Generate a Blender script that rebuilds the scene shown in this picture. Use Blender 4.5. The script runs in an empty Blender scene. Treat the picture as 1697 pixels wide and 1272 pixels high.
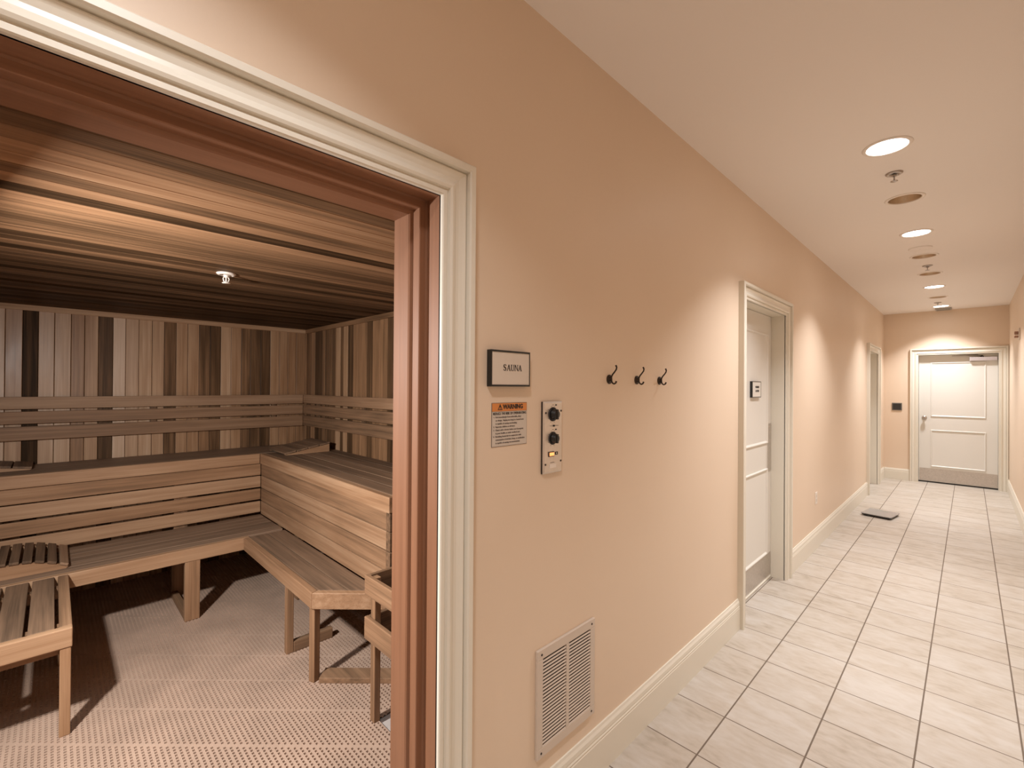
import bpy, bmesh, math, random
from mathutils import Vector, Matrix
random.seed(7)
C = bpy.context.scene.collection
SC = bpy.context.scene
PI = math.pi

# ------------------------------------------------------------------ materials
def new_mat(name):
    m = bpy.data.materials.new(name); m.use_nodes = True
    nt = m.node_tree; nt.nodes.clear()
    out = nt.nodes.new('ShaderNodeOutputMaterial')
    b = nt.nodes.new('ShaderNodeBsdfPrincipled')
    nt.links.new(b.outputs[0], out.inputs[0])
    return m, nt, b
def N(nt, t, **kw):
    n = nt.nodes.new('ShaderNode' + t)
    for k, v in kw.items(): setattr(n, k, v)
    return n
def L(nt, a, b): nt.links.new(a, b)
def math_node(nt, op, a, b=None, clamp=False):
    n = N(nt, 'Math', operation=op); n.use_clamp = clamp
    for i, v in enumerate((a, b)):
        if v is None: continue
        if isinstance(v, (int, float)): n.inputs[i].default_value = v
        else: L(nt, v, n.inputs[i])
    return n.outputs[0]
def ramp(nt, fac, stops):
    r = N(nt, 'ValToRGB'); cr = r.color_ramp
    while len(cr.elements) > len(stops): cr.elements.remove(cr.elements[-1])
    while len(cr.elements) < len(stops): cr.elements.new(0.5)
    for e, (p, c) in zip(cr.elements, stops): e.position = p; e.color = (*c, 1)
    L(nt, fac, r.inputs[0]); return r.outputs[0]
def mixc(nt, fac, a, b, mode='MIX'):
    n = N(nt, 'Mix', data_type='RGBA', blend_type=mode)
    for s, v in ((n.inputs[0], fac), (n.inputs[6], a), (n.inputs[7], b)):
        if isinstance(v, (int, float)): s.default_value = v
        elif isinstance(v, tuple): s.default_value = (*v, 1)
        else: L(nt, v, s)
    return n.outputs[2]

def plain(name, col, rough=0.5, metal=0.0, var=0.04, scale=30.0, spec=0.5, bump=0.0, emit=None):
    m, nt, b = new_mat(name)
    tc = N(nt, 'TexCoord')
    no = N(nt, 'TexNoise'); no.inputs['Scale'].default_value = scale; no.inputs['Detail'].default_value = 3
    L(nt, tc.outputs['Object'], no.inputs['Vector'])
    lo = tuple(c * (1 - var) for c in col); hi = tuple(min(1, c * (1 + var)) for c in col)
    L(nt, ramp(nt, no.outputs[0], [(0.3, lo), (0.7, hi)]), b.inputs['Base Color'])
    b.inputs['Roughness'].default_value = rough; b.inputs['Metallic'].default_value = metal
    b.inputs['Specular IOR Level'].default_value = spec
    if bump:
        bp = N(nt, 'Bump'); bp.inputs['Strength'].default_value = bump; bp.inputs['Distance'].default_value = 0.002
        L(nt, no.outputs[0], bp.inputs['Height']); L(nt, bp.outputs[0], b.inputs['Normal'])
    if emit:
        b.inputs['Emission Color'].default_value = (*emit[0], 1); b.inputs['Emission Strength'].default_value = emit[1]
    return m

def wood(name, axis, stops, rough=0.5, rough_var=0.1, grain=0.5, spec=0.4):
    """grain runs along the given axis; per-board tone and seed come from face attributes"""
    m, nt, b = new_mat(name)
    tc = N(nt, 'TexCoord')
    at = N(nt, 'Attribute', attribute_name='tone'); se = N(nt, 'Attribute', attribute_name='seed'); gr = N(nt, 'Attribute', attribute_name='grey')
    def noise(along, across, detail, mul):
        mp = N(nt, 'Mapping')
        s = [across] * 3; s['xyz'.index(axis)] = along
        mp.inputs['Scale'].default_value = s
        L(nt, tc.outputs['Object'], mp.inputs['Vector'])
        n = N(nt, 'TexNoise', noise_dimensions='4D')
        n.inputs['Scale'].default_value = 1; n.inputs['Detail'].default_value = detail; n.inputs['Distortion'].default_value = 0.4
        L(nt, mp.outputs[0], n.inputs['Vector'])
        L(nt, math_node(nt, 'MULTIPLY', se.outputs['Fac'], mul), n.inputs['W'])
        return n.outputs[0]
    n1 = noise(1.2, 45, 4, 37.0); n2 = noise(4, 260, 2, 11.0); n3 = noise(1.6, 9, 3, 53.0)
    t = math_node(nt, 'ADD', at.outputs['Fac'], math_node(nt, 'MULTIPLY', math_node(nt, 'SUBTRACT', n1, 0.5), grain))
    t = math_node(nt, 'ADD', t, math_node(nt, 'MULTIPLY', math_node(nt, 'SUBTRACT', n2, 0.5), grain * 0.45))
    t = math_node(nt, 'ADD', t, math_node(nt, 'MULTIPLY', math_node(nt, 'SUBTRACT', n3, 0.5), grain * 0.7), True)
    col = ramp(nt, t, stops)
    grey = ramp(nt, t, [(0.0, (0.04, 0.031, 0.024)), (0.5, (0.215, 0.150, 0.106)), (1.0, (0.40, 0.30, 0.225))])
    col = mixc(nt, gr.outputs['Fac'], col, grey)
    L(nt, col, b.inputs['Base Color'])
    r = math_node(nt, 'ADD', rough - rough_var, math_node(nt, 'MULTIPLY', n3, 2 * rough_var))
    L(nt, r, b.inputs['Roughness']); L(nt, math_node(nt, 'MULTIPLY', at.outputs['Fac'], spec * 2.0, True), b.inputs['Specular IOR Level'])
    bp = N(nt, 'Bump'); bp.inputs['Strength'].default_value = 0.25; bp.inputs['Distance'].default_value = 0.0015
    L(nt, n1, bp.inputs['Height']); L(nt, bp.outputs[0], b.inputs['Normal'])
    return m

CEDAR = [(0.0, (0.040, 0.022, 0.011)), (0.25, (0.125, 0.068, 0.034)), (0.55, (0.345, 0.188, 0.096)), (0.8, (0.50, 0.31, 0.18)), (1.0, (0.63, 0.44, 0.30))]
RED = [(0.0, (0.05, 0.021, 0.010)), (0.5, (0.25, 0.115, 0.060)), (1.0, (0.42, 0.22, 0.125))]
WOOD = {a: wood('cedar_' + a, a, CEDAR, 0.58, 0.1, 0.62, 0.3) for a in 'xyz'}
WALLW = {a: wood('wall_cedar_' + a, a, CEDAR, 0.42, 0.18, 0.62, 0.36) for a in 'xyz'}
FRAMEW = {a: wood('frame_cedar_' + a, a, RED, 0.5, 0.08, 0.3) for a in 'xyz'}

def wall_paint():
    m, nt, b = new_mat('peach_eggshell_paint')
    tc = N(nt, 'TexCoord')
    n = N(nt, 'TexNoise'); n.inputs['Scale'].default_value = 1.3; n.inputs['Detail'].default_value = 2
    L(nt, tc.outputs['Object'], n.inputs['Vector'])
    L(nt, ramp(nt, n.outputs[0], [(0.3, (0.735, 0.590, 0.455)), (0.7, (0.755, 0.61, 0.475))]), b.inputs['Base Color'])
    n2 = N(nt, 'TexNoise'); n2.inputs['Scale'].default_value = 220; n2.inputs['Detail'].default_value = 2
    L(nt, tc.outputs['Object'], n2.inputs['Vector'])
    bp = N(nt, 'Bump'); bp.inputs['Strength'].default_value = 0.10; bp.inputs['Distance'].default_value = 0.001
    L(nt, n2.outputs[0], bp.inputs['Height']); L(nt, bp.outputs[0], b.inputs['Normal'])
    b.inputs['Roughness'].default_value = 0.46; b.inputs['Specular IOR Level'].default_value = 0.45
    return m

TX, TY, OX, OY = 0.3258, 0.3126, -0.0813, 2.2471
def tile_mat(name, warm):
    m, nt, b = new_mat(name)
    tc = N(nt, 'TexCoord'); sp = N(nt, 'SeparateXYZ'); L(nt, tc.outputs['Object'], sp.inputs[0])
    u = math_node(nt, 'DIVIDE', math_node(nt, 'SUBTRACT', sp.outputs[0], OX), TX)
    v = math_node(nt, 'DIVIDE', math_node(nt, 'SUBTRACT', sp.outputs[1], OY), TY)
    def edge(c, w):
        d = math_node(nt, 'ABSOLUTE', math_node(nt, 'SUBTRACT', math_node(nt, 'FRACT', math_node(nt, 'ADD', c, 0.5)), 0.5))
        return math_node(nt, 'LESS_THAN', d, w)
    g = math_node(nt, 'MAXIMUM', edge(u, 0.0098), edge(v, 0.0088))
    cell = N(nt, 'CombineXYZ')
    L(nt, math_node(nt, 'FLOOR', u), cell.inputs[0]); L(nt, math_node(nt, 'FLOOR', v), cell.inputs[1])
    wn = N(nt, 'TexWhiteNoise', noise_dimensions='2D'); L(nt, cell.outputs[0], wn.inputs['Vector'])
    mp = N(nt, 'Mapping'); mp.inputs['Scale'].default_value = (3.6, 8.5, 1)
    L(nt, tc.outputs['Object'], mp.inputs['Vector'])
    vein = N(nt, 'TexNoise', noise_dimensions='4D'); vein.inputs['Scale'].default_value = 1.6; vein.inputs['Detail'].default_value = 5; vein.inputs['Distortion'].default_value = 0.8
    L(nt, mp.outputs[0], vein.inputs['Vector']); L(nt, math_node(nt, 'MULTIPLY', wn.outputs['Value'], 40.0), vein.inputs['W'])
    fine = N(nt, 'TexNoise', noise_dimensions='4D'); fine.inputs['Scale'].default_value = 6; fine.inputs['Detail'].default_value = 6
    L(nt, mp.outputs[0], fine.inputs['Vector']); L(nt, math_node(nt, 'MULTIPLY', wn.outputs['Value'], 17.0), fine.inputs['W'])
    f = math_node(nt, 'ADD', math_node(nt, 'MULTIPLY', vein.outputs[0], 0.65), math_node(nt, 'MULTIPLY', fine.outputs[0], 0.35))
    f = math_node(nt, 'ADD', f, math_node(nt, 'MULTIPLY', math_node(nt, 'SUBTRACT', wn.outputs['Value'], 0.5), 0.12))
    col = ramp(nt, f, [(0.28, (0.36, 0.30, 0.235)), (0.46, (0.475, 0.415, 0.35)), (0.66, (0.535, 0.49, 0.44))])
    col = mixc(nt, g, col, (0.15, 0.11, 0.08))
    L(nt, col, b.inputs['Base Color'])
    L(nt, math_node(nt, 'ADD', math_node(nt, 'MULTIPLY', g, 0.35), 0.42), b.inputs['Roughness'])
    bp = N(nt, 'Bump'); bp.inputs['Strength'].default_value = 0.5; bp.inputs['Distance'].default_value = 0.002
    L(nt, math_node(nt, 'SUBTRACT', 1.0, g), bp.inputs['Height']); L(nt, bp.outputs[0], b.inputs['Normal'])
    return m

M_WALL = wall_paint()
M_TILE = tile_mat('ceramic_tile', 1)
M_CEIL = plain('ceiling_paint', (0.84, 0.785, 0.74), 0.6, var=0.0, scale=2)
M_TRIM = plain('cream_gloss_paint', (0.75, 0.705, 0.61), 0.34, var=0.0, scale=6)
M_DOOR = plain('white_door_paint', (0.72, 0.695, 0.645), 0.36, var=0.0, scale=6)
M_STEEL = plain('brushed_steel', (0.60, 0.56, 0.52), 0.36, 0.9, var=0.08, scale=60)
M_SILVER = plain('silver_plate', (0.66, 0.60, 0.54), 0.38, 0.75, var=0.03, scale=80)
M_NICKEL = plain('satin_nickel', (0.45, 0.41, 0.38), 0.28, 1.0)
M_BRONZE = plain('dark_bronze', (0.05, 0.038, 0.03), 0.35, 0.85)
M_BLACK = plain('black_plastic', (0.012, 0.011, 0.010), 0.35)
M_INK = plain('black_ink', (0.02, 0.016, 0.014), 0.6)
M_GREYINK = plain('grey_ink', (0.16, 0.13, 0.11), 0.6)
M_PLATE = plain('sign_plate', (0.66, 0.575, 0.49), 0.42, var=0.01)
M_PAPER = plain('warning_label_face', (0.60, 0.53, 0.46), 0.4, var=0.01)
M_ORANGE = plain('warning_orange', (0.66, 0.235, 0.055), 0.4, var=0.02)
M_WHITEM = plain('white_enamel', (0.80, 0.73, 0.66), 0.4, var=0.01)
M_CHROME = plain('chrome', (0.80, 0.76, 0.72), 0.2, 1.0)
M_REFL = plain('reflector_gold', (0.66, 0.55, 0.42), 0.30, 0.85, var=0.05, scale=90)
M_LENS = plain('lit_lens', (0.9, 0.88, 0.85), 0.5, emit=((1.0, 0.97, 0.95), 14.0))
M_NEON = plain('lit_switch', (0.8, 0.25, 0.08), 0.4, emit=((1.0, 0.30, 0.09), 1.6))
M_GRILLE = plain('grille_enamel', (0.62, 0.53, 0.45), 0.42, var=0.01)
M_DARK = plain('dark_cavity', (0.022, 0.018, 0.015), 0.7)
M_MAT = plain('tan_rubber_mat', (0.485, 0.345, 0.262), 0.55, var=0.10, scale=5)
M_HOLESHADE = plain('mat_recess_shade', (0.16, 0.105, 0.075), 0.8, var=0.15, scale=8)  # shade inside the mat holes, painted as a dark bottom colour
M_DEEPSHADE = plain('mat_deep_recess_shade', (0.05, 0.035, 0.027), 0.8)  # shade of the deeper holes, painted darker still
M_SFLOOR = plain('pale_vinyl', (0.52, 0.47, 0.44), 0.5, var=0.05)
M_STONE = plain('heater_stone', (0.10, 0.095, 0.09), 0.8, var=0.3, scale=12)
M_HEATER = plain('heater_enamel', (0.02, 0.018, 0.017), 0.45)
M_GREYPAD = plain('grey_plate', (0.13, 0.115, 0.10), 0.4)
M_VENTG = plain('grey_vent', (0.36, 0.33, 0.29), 0.5)
M_GLASS = plain('scale_glass', (0.40, 0.39, 0.38), 0.25, 0.3, var=0.02)
M_LCD = plain('lcd_screen', (0.28, 0.31, 0.28), 0.15)
M_SCREW = plain('dark_screw', (0.05, 0.04, 0.035), 0.4, 0.6)
M_ALU = plain('closer_aluminium', (0.62, 0.57, 0.58), 0.38, 0.5)
M_FIXT = plain('rosewood_fixture', (0.30, 0.16, 0.10), 0.45)

# ------------------------------------------------------------------ mesh builder
class MB:
    def __init__(self): self.v = []; self.f = []; self.tone = []; self.seed = []; self.grey = []; self.mi = []; self.sm = []
    def add(self, vs, fs, tone=0.5, grey=0.0, mi=0, smooth=False, seed=None):
        o = len(self.v); self.v += [tuple(p) for p in vs]
        s = random.random() if seed is None else seed
        for f in fs:
            self.f.append([o + i for i in f]); self.tone.append(tone); self.seed.append(s); self.grey.append(grey); self.mi.append(mi); self.sm.append(smooth)
        return self
    def box(self, a, b, tone=0.5, grey=0.0, mi=None, T=None, seed=None):
        x0, y0, z0 = (min(a[i], b[i]) for i in range(3)); x1, y1, z1 = (max(a[i], b[i]) for i in range(3))
        vs = [(x0,y0,z0),(x1,y0,z0),(x1,y1,z0),(x0,y1,z0),(x0,y0,z1),(x1,y0,z1),(x1,y1,z1),(x0,y1,z1)]
        if mi is None:
            d = (x1-x0, y1-y0, z1-z0); mi = d.index(max(d))
        if T: vs = [T @ Vector(p) for p in vs]
        return self.add(vs, [(0,3,2,1),(4,5,6,7),(0,1,5,4),(1,2,6,5),(2,3,7,6),(3,0,4,7)], tone, grey, mi, seed=seed)
    def prism(self, poly, z0, z1, axis='z', tone=0.5, grey=0.0, mi=0, seed=None):
        """poly: 2-D outline; extruded along axis. z: (x,y); y: (x,z); x: (y,z)"""
        def P(p, h):
            return {'z': (p[0], p[1], h), 'y': (p[0], h, p[1]), 'x': (h, p[0], p[1])}[axis]
        n = len(poly)
        vs = [P(p, z0) for p in poly] + [P(p, z1) for p in poly]
        fs = [tuple(reversed(range(n))), tuple(range(n, 2*n))] + [(i, (i+1) % n, n + (i+1) % n, n + i) for i in range(n)]
        return self.add(vs, fs, tone, grey, mi, seed=seed)
    def lathe(self, prof, c, axis='z', n=32, mi=0, smooth=True, caps=True):
        """prof: (radius, height) list; revolved round axis through c"""
        vs = []; fs = []
        for r, h in prof:
            for k in range(n):
                a = 2*PI*k/n; p = (r*math.cos(a), r*math.sin(a))
                vs.append({'z': (c[0]+p[0], c[1]+p[1], c[2]+h), 'x': (c[0]+h, c[1]+p[0], c[2]+p[1]), 'y': (c[0]+p[0], c[1]+h, c[2]+p[1])}[axis])
        for i in range(len(prof)-1):
            for k in range(n):
                fs.append((i*n+k, i*n+(k+1) % n, (i+1)*n+(k+1) % n, (i+1)*n+k))
        for i, rev in ((0, True), (len(prof)-1, False)):
            if caps and prof[i][0] > 1e-5:
                ring = [i*n+k for k in range(n)]
                fs.append(tuple(reversed(ring)) if rev else tuple(ring))
        return self.add(vs, fs, mi=mi, smooth=smooth)
    def tube(self, pts, r, n=10, mi=0):
        pts = [Vector(p) for p in pts]; rs = r if isinstance(r, (list, tuple)) else [r]*len(pts)
        vs = []; up = None
        for i, p in enumerate(pts):
            t = (pts[min(i+1, len(pts)-1)] - pts[max(i-1, 0)]).normalized()
            if up is None: up = t.orthogonal().normalized()
            up = (up - t*up.dot(t)).normalized(); w = t.cross(up)
            vs += [p + (up*math.cos(2*PI*k/n) + w*math.sin(2*PI*k/n))*rs[i] for k in range(n)]
        fs = [(i*n+k, i*n+(k+1) % n, (i+1)*n+(k+1) % n, (i+1)*n+k) for i in range(len(pts)-1) for k in range(n)]
        fs += [tuple(reversed(range(n))), tuple(range((len(pts)-1)*n, len(pts)*n))]
        return self.add(vs, fs, mi=mi, smooth=True)
    def build(self, name, mats, parent=None, bevel=0.0):
        me = bpy.data.meshes.new(name)
        off = Vector((0, 0, 0))
        p = parent
        while p is not None: off += p.location; p = p.parent
        me.from_pydata([tuple(Vector(v) - off) for v in self.v], [], self.f)
        if isinstance(mats, dict): mats = [mats[a] for a in 'xyz']
        if not isinstance(mats, (list, tuple)): mats = [mats]
        for m in mats: me.materials.append(m)
        me.polygons.foreach_set('material_index', [min(i, len(mats)-1) for i in self.mi])
        me.polygons.foreach_set('use_smooth', self.sm)
        for nm, dat in (('tone', self.tone), ('seed', self.seed), ('grey', self.grey)):
            at = me.attributes.new(nm, 'FLOAT', 'FACE'); at.data.foreach_set('value', dat)
        me.validate(); me.update()
        bm = bmesh.new(); bm.from_mesh(me); bmesh.ops.recalc_face_normals(bm, faces=bm.faces); bm.to_mesh(me); bm.free()
        o = bpy.data.objects.new(name, me); C.objects.link(o)
        if parent is not None: o.parent = parent
        if bevel:
            b = o.modifiers.new('bevel', 'BEVEL'); b.width = bevel; b.segments = 2; b.limit_method = 'ANGLE'; b.angle_limit = math.radians(40)
        return o

def tag(o, label, cat, group=None, kind=None):
    if label: o['label'] = label
    if cat: o['category'] = cat
    if group: o['group'] = group
    if kind: o['kind'] = kind
    return o
def thing(name, label, cat, loc, group=None):
    o = bpy.data.objects.new(name, None); C.objects.link(o); o.location = loc; o.empty_display_size = 0.1
    return tag(o, label, cat, group)
def struct(o): o['kind'] = 'structure'; return o
def text(name, body, size, mat, parent, loc, width=None, normal='x', align='CENTER', bold=0.0, extr=0.0006):
    cu = bpy.data.curves.new(name, 'FONT'); cu.body = body; cu.size = size; cu.align_x = align; cu.align_y = 'CENTER'; cu.extrude = extr; cu.offset = bold
    cu.resolution_u = 4
    t = bpy.data.objects.new('tmp_text', cu); C.objects.link(t)
    bpy.context.view_layer.update()
    me = bpy.data.meshes.new_from_object(t.evaluated_get(bpy.context.evaluated_depsgraph_get()))
    bpy.data.objects.remove(t)
    xs = [v.co.x for v in me.vertices]
    s = (width / (max(xs) - min(xs))) if width else 1.0
    mb = MB()
    # letters read along +y on a wall whose face looks along +x
    mb.add([(loc[0] + v.co.z, loc[1] + v.co.x * s, loc[2] + v.co.y) for v in me.vertices], [tuple(p.vertices) for p in me.polygons])
    o = mb.build(name, mat, parent)
    bpy.data.meshes.remove(me)
    return o

H = 2.841; XR = 1.487; YF = 10.25; YB = -2.6
XB = -3.6; YR = 1.775; YL = -0.52; ZC = 2.095
ZL = 0.482; ZU = 0.981; ZM = 0.015

# ------------------------------------------------------------------ corridor shell
f = MB().box((-0.35, YB, -0.06), (XR + 0.1, YF + 0.1, 0.0)).build('floor', M_TILE); struct(f)
LIT = [-1.6, 0.05, 3.13, 5.035, 7.833, 9.737]
UNLIT = [4.073, 5.961, 6.905, 8.746]
CX = 0.745
# ceiling with round openings for the recessed lights
cb = MB(); hw = 0.14; rcan = 0.098
ys = sorted(LIT + UNLIT)
def quad(x0, y0, x1, y1): cb.add([(x0,y0,H),(x0,y1,H),(x1,y1,H),(x1,y0,H)], [(0,1,2,3)])
quad(-0.16, YB - .1, CX - hw, YF + .1); quad(CX + hw, YB - .1, XR + .1, YF + .1)
prev = YB - .1
for y in ys:
    quad(CX - hw, prev, CX + hw, y - hw); prev = y + hw
    n = 32; vs = []; 
    for k in range(n):
        a = 2*PI*k/n; c, s = math.cos(a), math.sin(a); q = hw / max(abs(c), abs(s))
        vs.append((CX + rcan*c, y + rcan*s, H))
        vs.append((CX + q*c, y + q*s, H))
    cb.add(vs, [(2*k, 2*k+1, (2*k+3) % (2*n), (2*k+2) % (2*n)) for k in range(n)])
quad(CX - hw, prev, CX + hw, YF + .1)
cb.box((-0.16, YB - .1, H + 0.16), (XR + .1, YF + .1, H + 0.2))
struct(cb.build('ceiling', M_CEIL))

D1 = (3.235, 4.18, 2.135); D2 = (8.50, 9.46, 2.115); D3 = (0.455, 1.378, 2.115)
SD = (-0.15, 0.765, 2.085)       # sauna doorway
J = 0.02
w = MB()
for y0, y1, z0 in ((YB - .1, SD[0]-J, 0), (SD[0]-J, SD[1]+J, SD[2]+J), (SD[1]+J, D1[0]-J, 0), (D1[0]-J, D1[1]+J, D1[2]+J), (D1[1]+J, D2[0]-J, 0), (D2[0]-J, D2[1]+J, D2[2]+J), (D2[1]+J, YF + .1, 0)):
    w.box((-0.15, y0, z0), (0.0, y1, H))
struct(w.build('wall_left', M_WALL))
struct(MB().box((XR, YB - .1, 0), (XR + .1, YF + .1, H)).build('wall_right', M_WALL))
w = MB()
w.box((0.0, YF, 0), (D3[0]-J, YF + .1, H)).box((D3[1]+J, YF, 0), (XR, YF + .1, H)).box((D3[0]-J, YF, D3[2]+J), (D3[1]+J, YF + .1, H))
struct(w.build('wall_far', M_WALL))
struct(MB().box((0.0, YB - .1, 0), (XR, YB, H)).build('wall_back', M_WALL))

# swept frame round an opening: profile (outward offset, projection from the wall face)
def sweep_frame(prof, y0, y1, z1, wall='left', zb=0.0, mb=None, mi=None):
    mb = mb or MB(); n = len(prof)
    st = [((y0, zb), (-1, 0)), ((y0, z1), (-1, 1)), ((y1, z1), (1, 1)), ((y1, zb), (1, 0))]
    vs = []
    for (yy, zz), (dy, dz) in st:
        for o_, pr in prof:
            a, z = yy + dy*o_, zz + dz*o_
            vs.append((pr, a, z) if wall == 'left' else (a, YF - pr, z))
    for i in range(3):
        fs = [(i*n+k, i*n+(k+1) % n, (i+1)*n+(k+1) % n, (i+1)*n+k) for k in range(n)]
        if i == 0: fs.append(tuple(range(n)))
        if i == 2: fs.append(tuple(range(3*n, 4*n)))
        o = len(mb.v)
        mb.add(vs if i == 0 else [], fs if i == 0 else [], mi=0)
        if i: 
            base = len(mb.v) - 4*n
            for f_ in fs:
                mb.f.append([base + q for q in f_]); mb.tone.append(.5); mb.seed.append(.3*i); mb.grey.append(0); mb.mi.append(1 if (mi and i == 1) else 0); mb.sm.append(False)
    return mb
CAS = [(0.0, -0.001), (0.0, 0.013), (0.003, 0.016), (0.014, 0.016), (0.017, 0.013), (0.019, 0.013), (0.021, 0.022), (0.028, 0.025), (0.036, 0.022), (0.045, 0.017), (0.055, 0.016), (0.066, 0.019), (0.075, 0.023), (0.078, 0.022), (0.079, 0.017), (0.0815, 0.017), (0.0825, 0.034), (0.086, 0.038), (0.101, 0.038), (0.105, 0.034), (0.105, -0.001)]
struct(sweep_frame(CAS, SD[0], SD[1], SD[2]).build('trim_1', M_TRIM))

# cedar jamb of the sauna doorway: flat reveal, a rebate groove, a stop and an inner lining
JAMB = [(0.0, 0.004), (0.0, -0.048), (0.004, -0.050), (0.004, -0.064), (-0.002, -0.066), (-0.020, -0.066), (-0.022, -0.068), (-0.022, -0.100), (-0.030, -0.103), (-0.033, -0.108), (-0.033, -0.185), (0.019, -0.185), (0.019, -0.0005), (0.002, -0.0005), (0.002, 0.004)]
struct(sweep_frame(JAMB, SD[0], SD[1], SD[2], mi=True).build('trim_2', [FRAMEW['z'], FRAMEW['y']]))

def door_set(name, D, recess, label_n, knob=False):
    """closed two-panel door in a cased opening on the left wall"""
    y0, y1, z1 = D
    root = bpy.data.objects.new(name, None); C.objects.link(root); root.location = (0, (y0+y1)/2, 0); root['kind'] = 'structure'
    sweep_frame(CAS, y0, y1, z1).build('casing', M_TRIM, root)
    jam = [(0.0, 0.004), (0.0, -0.15), (0.019, -0.15), (0.019, 0.004)]
    sweep_frame(jam, y0, y1, z1).build('jamb', M_TRIM, root)
    xf = -recess
    d = MB().box((xf - 0.04, y0 + .003, 0.012), (xf, y1 - .003, z1 - 0.003))
    d.build('door_leaf', M_DOOR, root)
    return root, xf
def panel_mould(ya, yb, za, zb, xf, dx=1, wall='left', t=0.022, h=0.011):
    """raised picture-frame moulding on a door face"""
    prof = [(0, 0), (0.002, h*.7), (0.007, h), (0.013, h*.8), (0.017, h*.35), (t, 0.0)]
    mb = MB(); n = len(prof)
    cs = [(ya, za, 1, 1), (yb, za, -1, 1), (yb, zb, -1, -1), (ya, zb, 1, -1)]
    vs = []
    for y, z, sy, sz in cs:
        for o_, p in prof:
            a, zz = y + sy*o_, z + sz*o_
            vs.append((xf + p, a, zz) if wall == 'left' else (a, xf - p, zz))
    fs = [(i*n+k, ((i+1) % 4)*n+k, ((i+1) % 4)*n+k+1, i*n+k+1) for i in range(4) for k in range(n-1)]
    fs += [(i*n, i*n + n-1, ((i+1) % 4)*n + n-1, ((i+1) % 4)*n) for i in range(4)]
    return mb.add(vs, fs)

# door 1: push plate and kick plate
r1, xf = door_set('door_1', D1, 0.098, 1)
for za, zb in ((1.105, 1.985), (0.215, 0.905)):
    panel_mould(D1[0] + .105, D1[1] - .105, za, zb, xf).build('panel', M_DOOR, r1)
MB().box((xf, D1[0] + .02, 0.03), (xf + .002, D1[1] - .004, 0.212)).build('kick_plate', M_STEEL, r1)['label'] = 'brushed steel kick plate'
pp = MB().box((xf, D1[1] - .088, 0.872), (xf + .003, D1[1] - .006, 1.262)).build('push_plate', M_STEEL, r1); pp['label'] = 'brushed steel push plate'
for z in (0.90, 1.235):
    MB().lathe([(0.006, 0.003), (0.006, 0.0045), (0.003, 0.006), (0, 0.006)], (xf, D1[1] - .047, z), 'x', 12).build('screw', M_SILVER, pp)
MB().box((xf - .005, D1[0] + .01, 0.004), (xf + .006, D1[1] - .004, 0.016)).build('door_sweep', M_TRIM, r1)
r2, xf2 = door_set('door_2', D2, 0.13, 2)
for za, zb in ((1.10, 1.96), (0.215, 0.90)):
    panel_mould(D2[0] + .105, D2[1] - .105, za, zb, xf2).build('panel', M_DOOR, r2)

# door 3 at the far end
y0, y1, z1 = D3
r3 = bpy.data.objects.new('door_3', None); C.objects.link(r3); r3.location = ((y0+y1)/2, YF, 0); r3['kind'] = 'structure'
sweep_frame(CAS, y0, y1, z1, 'far').build('casing', M_TRIM, r3)
sweep_frame([(0.0, 0.004), (0.0, -0.10), (0.019, -0.10), (0.019, 0.004)], y0, y1, z1, 'far').build('jamb', M_TRIM, r3)
yd = YF + 0.078
MB().box((y0 + .003, yd, 0.022), (y1 - .003, yd + .04, z1 - .003)).build('door_leaf', M_DOOR, r3)
for za, zb in ((1.095, 1.99), (0.265, 0.875)):
    panel_mould(y0 + .15, y1 - .13, za, zb, yd, wall='far').build('panel', M_DOOR, r3)
MB().box((y0 + .012, yd - .002, 0.03), (y1 - .006, yd, 0.235)).build('kick_plate', M_STEEL, r3)['label'] = 'brushed steel kick plate'
kn = MB().lathe([(0.033, 0.0), (0.033, -0.006), (0.028, -0.010), (0.013, -0.014), (0.012, -0.028), (0.022, -0.036), (0.029, -0.048), (0.027, -0.060), (0.016, -0.066), (0, -0.067)], (0.527, yd, 1.073), 'y', 24)
kn.build('door_knob', M_NICKEL, r3)['label'] = 'round satin nickel knob'
MB().box((y0, yd - .006, 0.003), (y1, yd + .02, 0.02)).build('door_sweep', M_BLACK, r3)
cl = MB().box((1.062, yd - .055, 2.005), (y1 - .012, yd, 2.062)).build('door_closer', M_ALU, r3, 0.004)
MB().lathe([(0.022, 0.0), (0.022, 0.018), (0.012, 0.022), (0.012, 0.032)], (1.20, yd - .028, 2.058), 'z', 16).build('spindle', M_BRONZE, cl)
MB().tube([(1.20, yd - .028, 2.084), (1.02, yd - .034, 2.086), (0.86, yd - .028, 2.090)], 0.0055, 8).tube([(0.86, yd - .028, 2.090), (0.98, yd - .016, 2.096), (1.16, yd - .004, 2.102)], 0.005, 8).build('closer_arm', M_NICKEL, cl)

# baseboards
BB = [(0, 0), (0.016, 0), (0.016, 0.135), (0.013, 0.140), (0.016, 0.146), (0.013, 0.152), (0.0145, 0.158), (0.013, 0.172), (0.008, 0.182), (0.006, 0.191), (0, 0.191)]
def base_left(mb, ya, yb):
    n = len(BB); vs = [(p, ya, z) for p, z in BB] + [(p, yb, z) for p, z in BB]
    return mb.add(vs, [(k, (k+1) % n, n+(k+1) % n, n+k) for k in range(n)] + [tuple(range(n)), tuple(range(n, 2*n))])
b = MB()
for ya, yb in ((YB, SD[0] - .105), (SD[1] + .105, D1[0] - .105), (D1[1] + .105, D2[0] - .105), (D2[1] + .105, YF)): base_left(b, ya, yb)
struct(b.build('baseboard_left', M_TRIM))
n = len(BB)
b = MB().add([(XR - p, YB, z) for p, z in BB] + [(XR - p, YF, z) for p, z in BB], [(k, (k+1) % n, n+(k+1) % n, n+k) for k in range(n)] + [tuple(range(n)), tuple(range(n, 2*n))])
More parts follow.
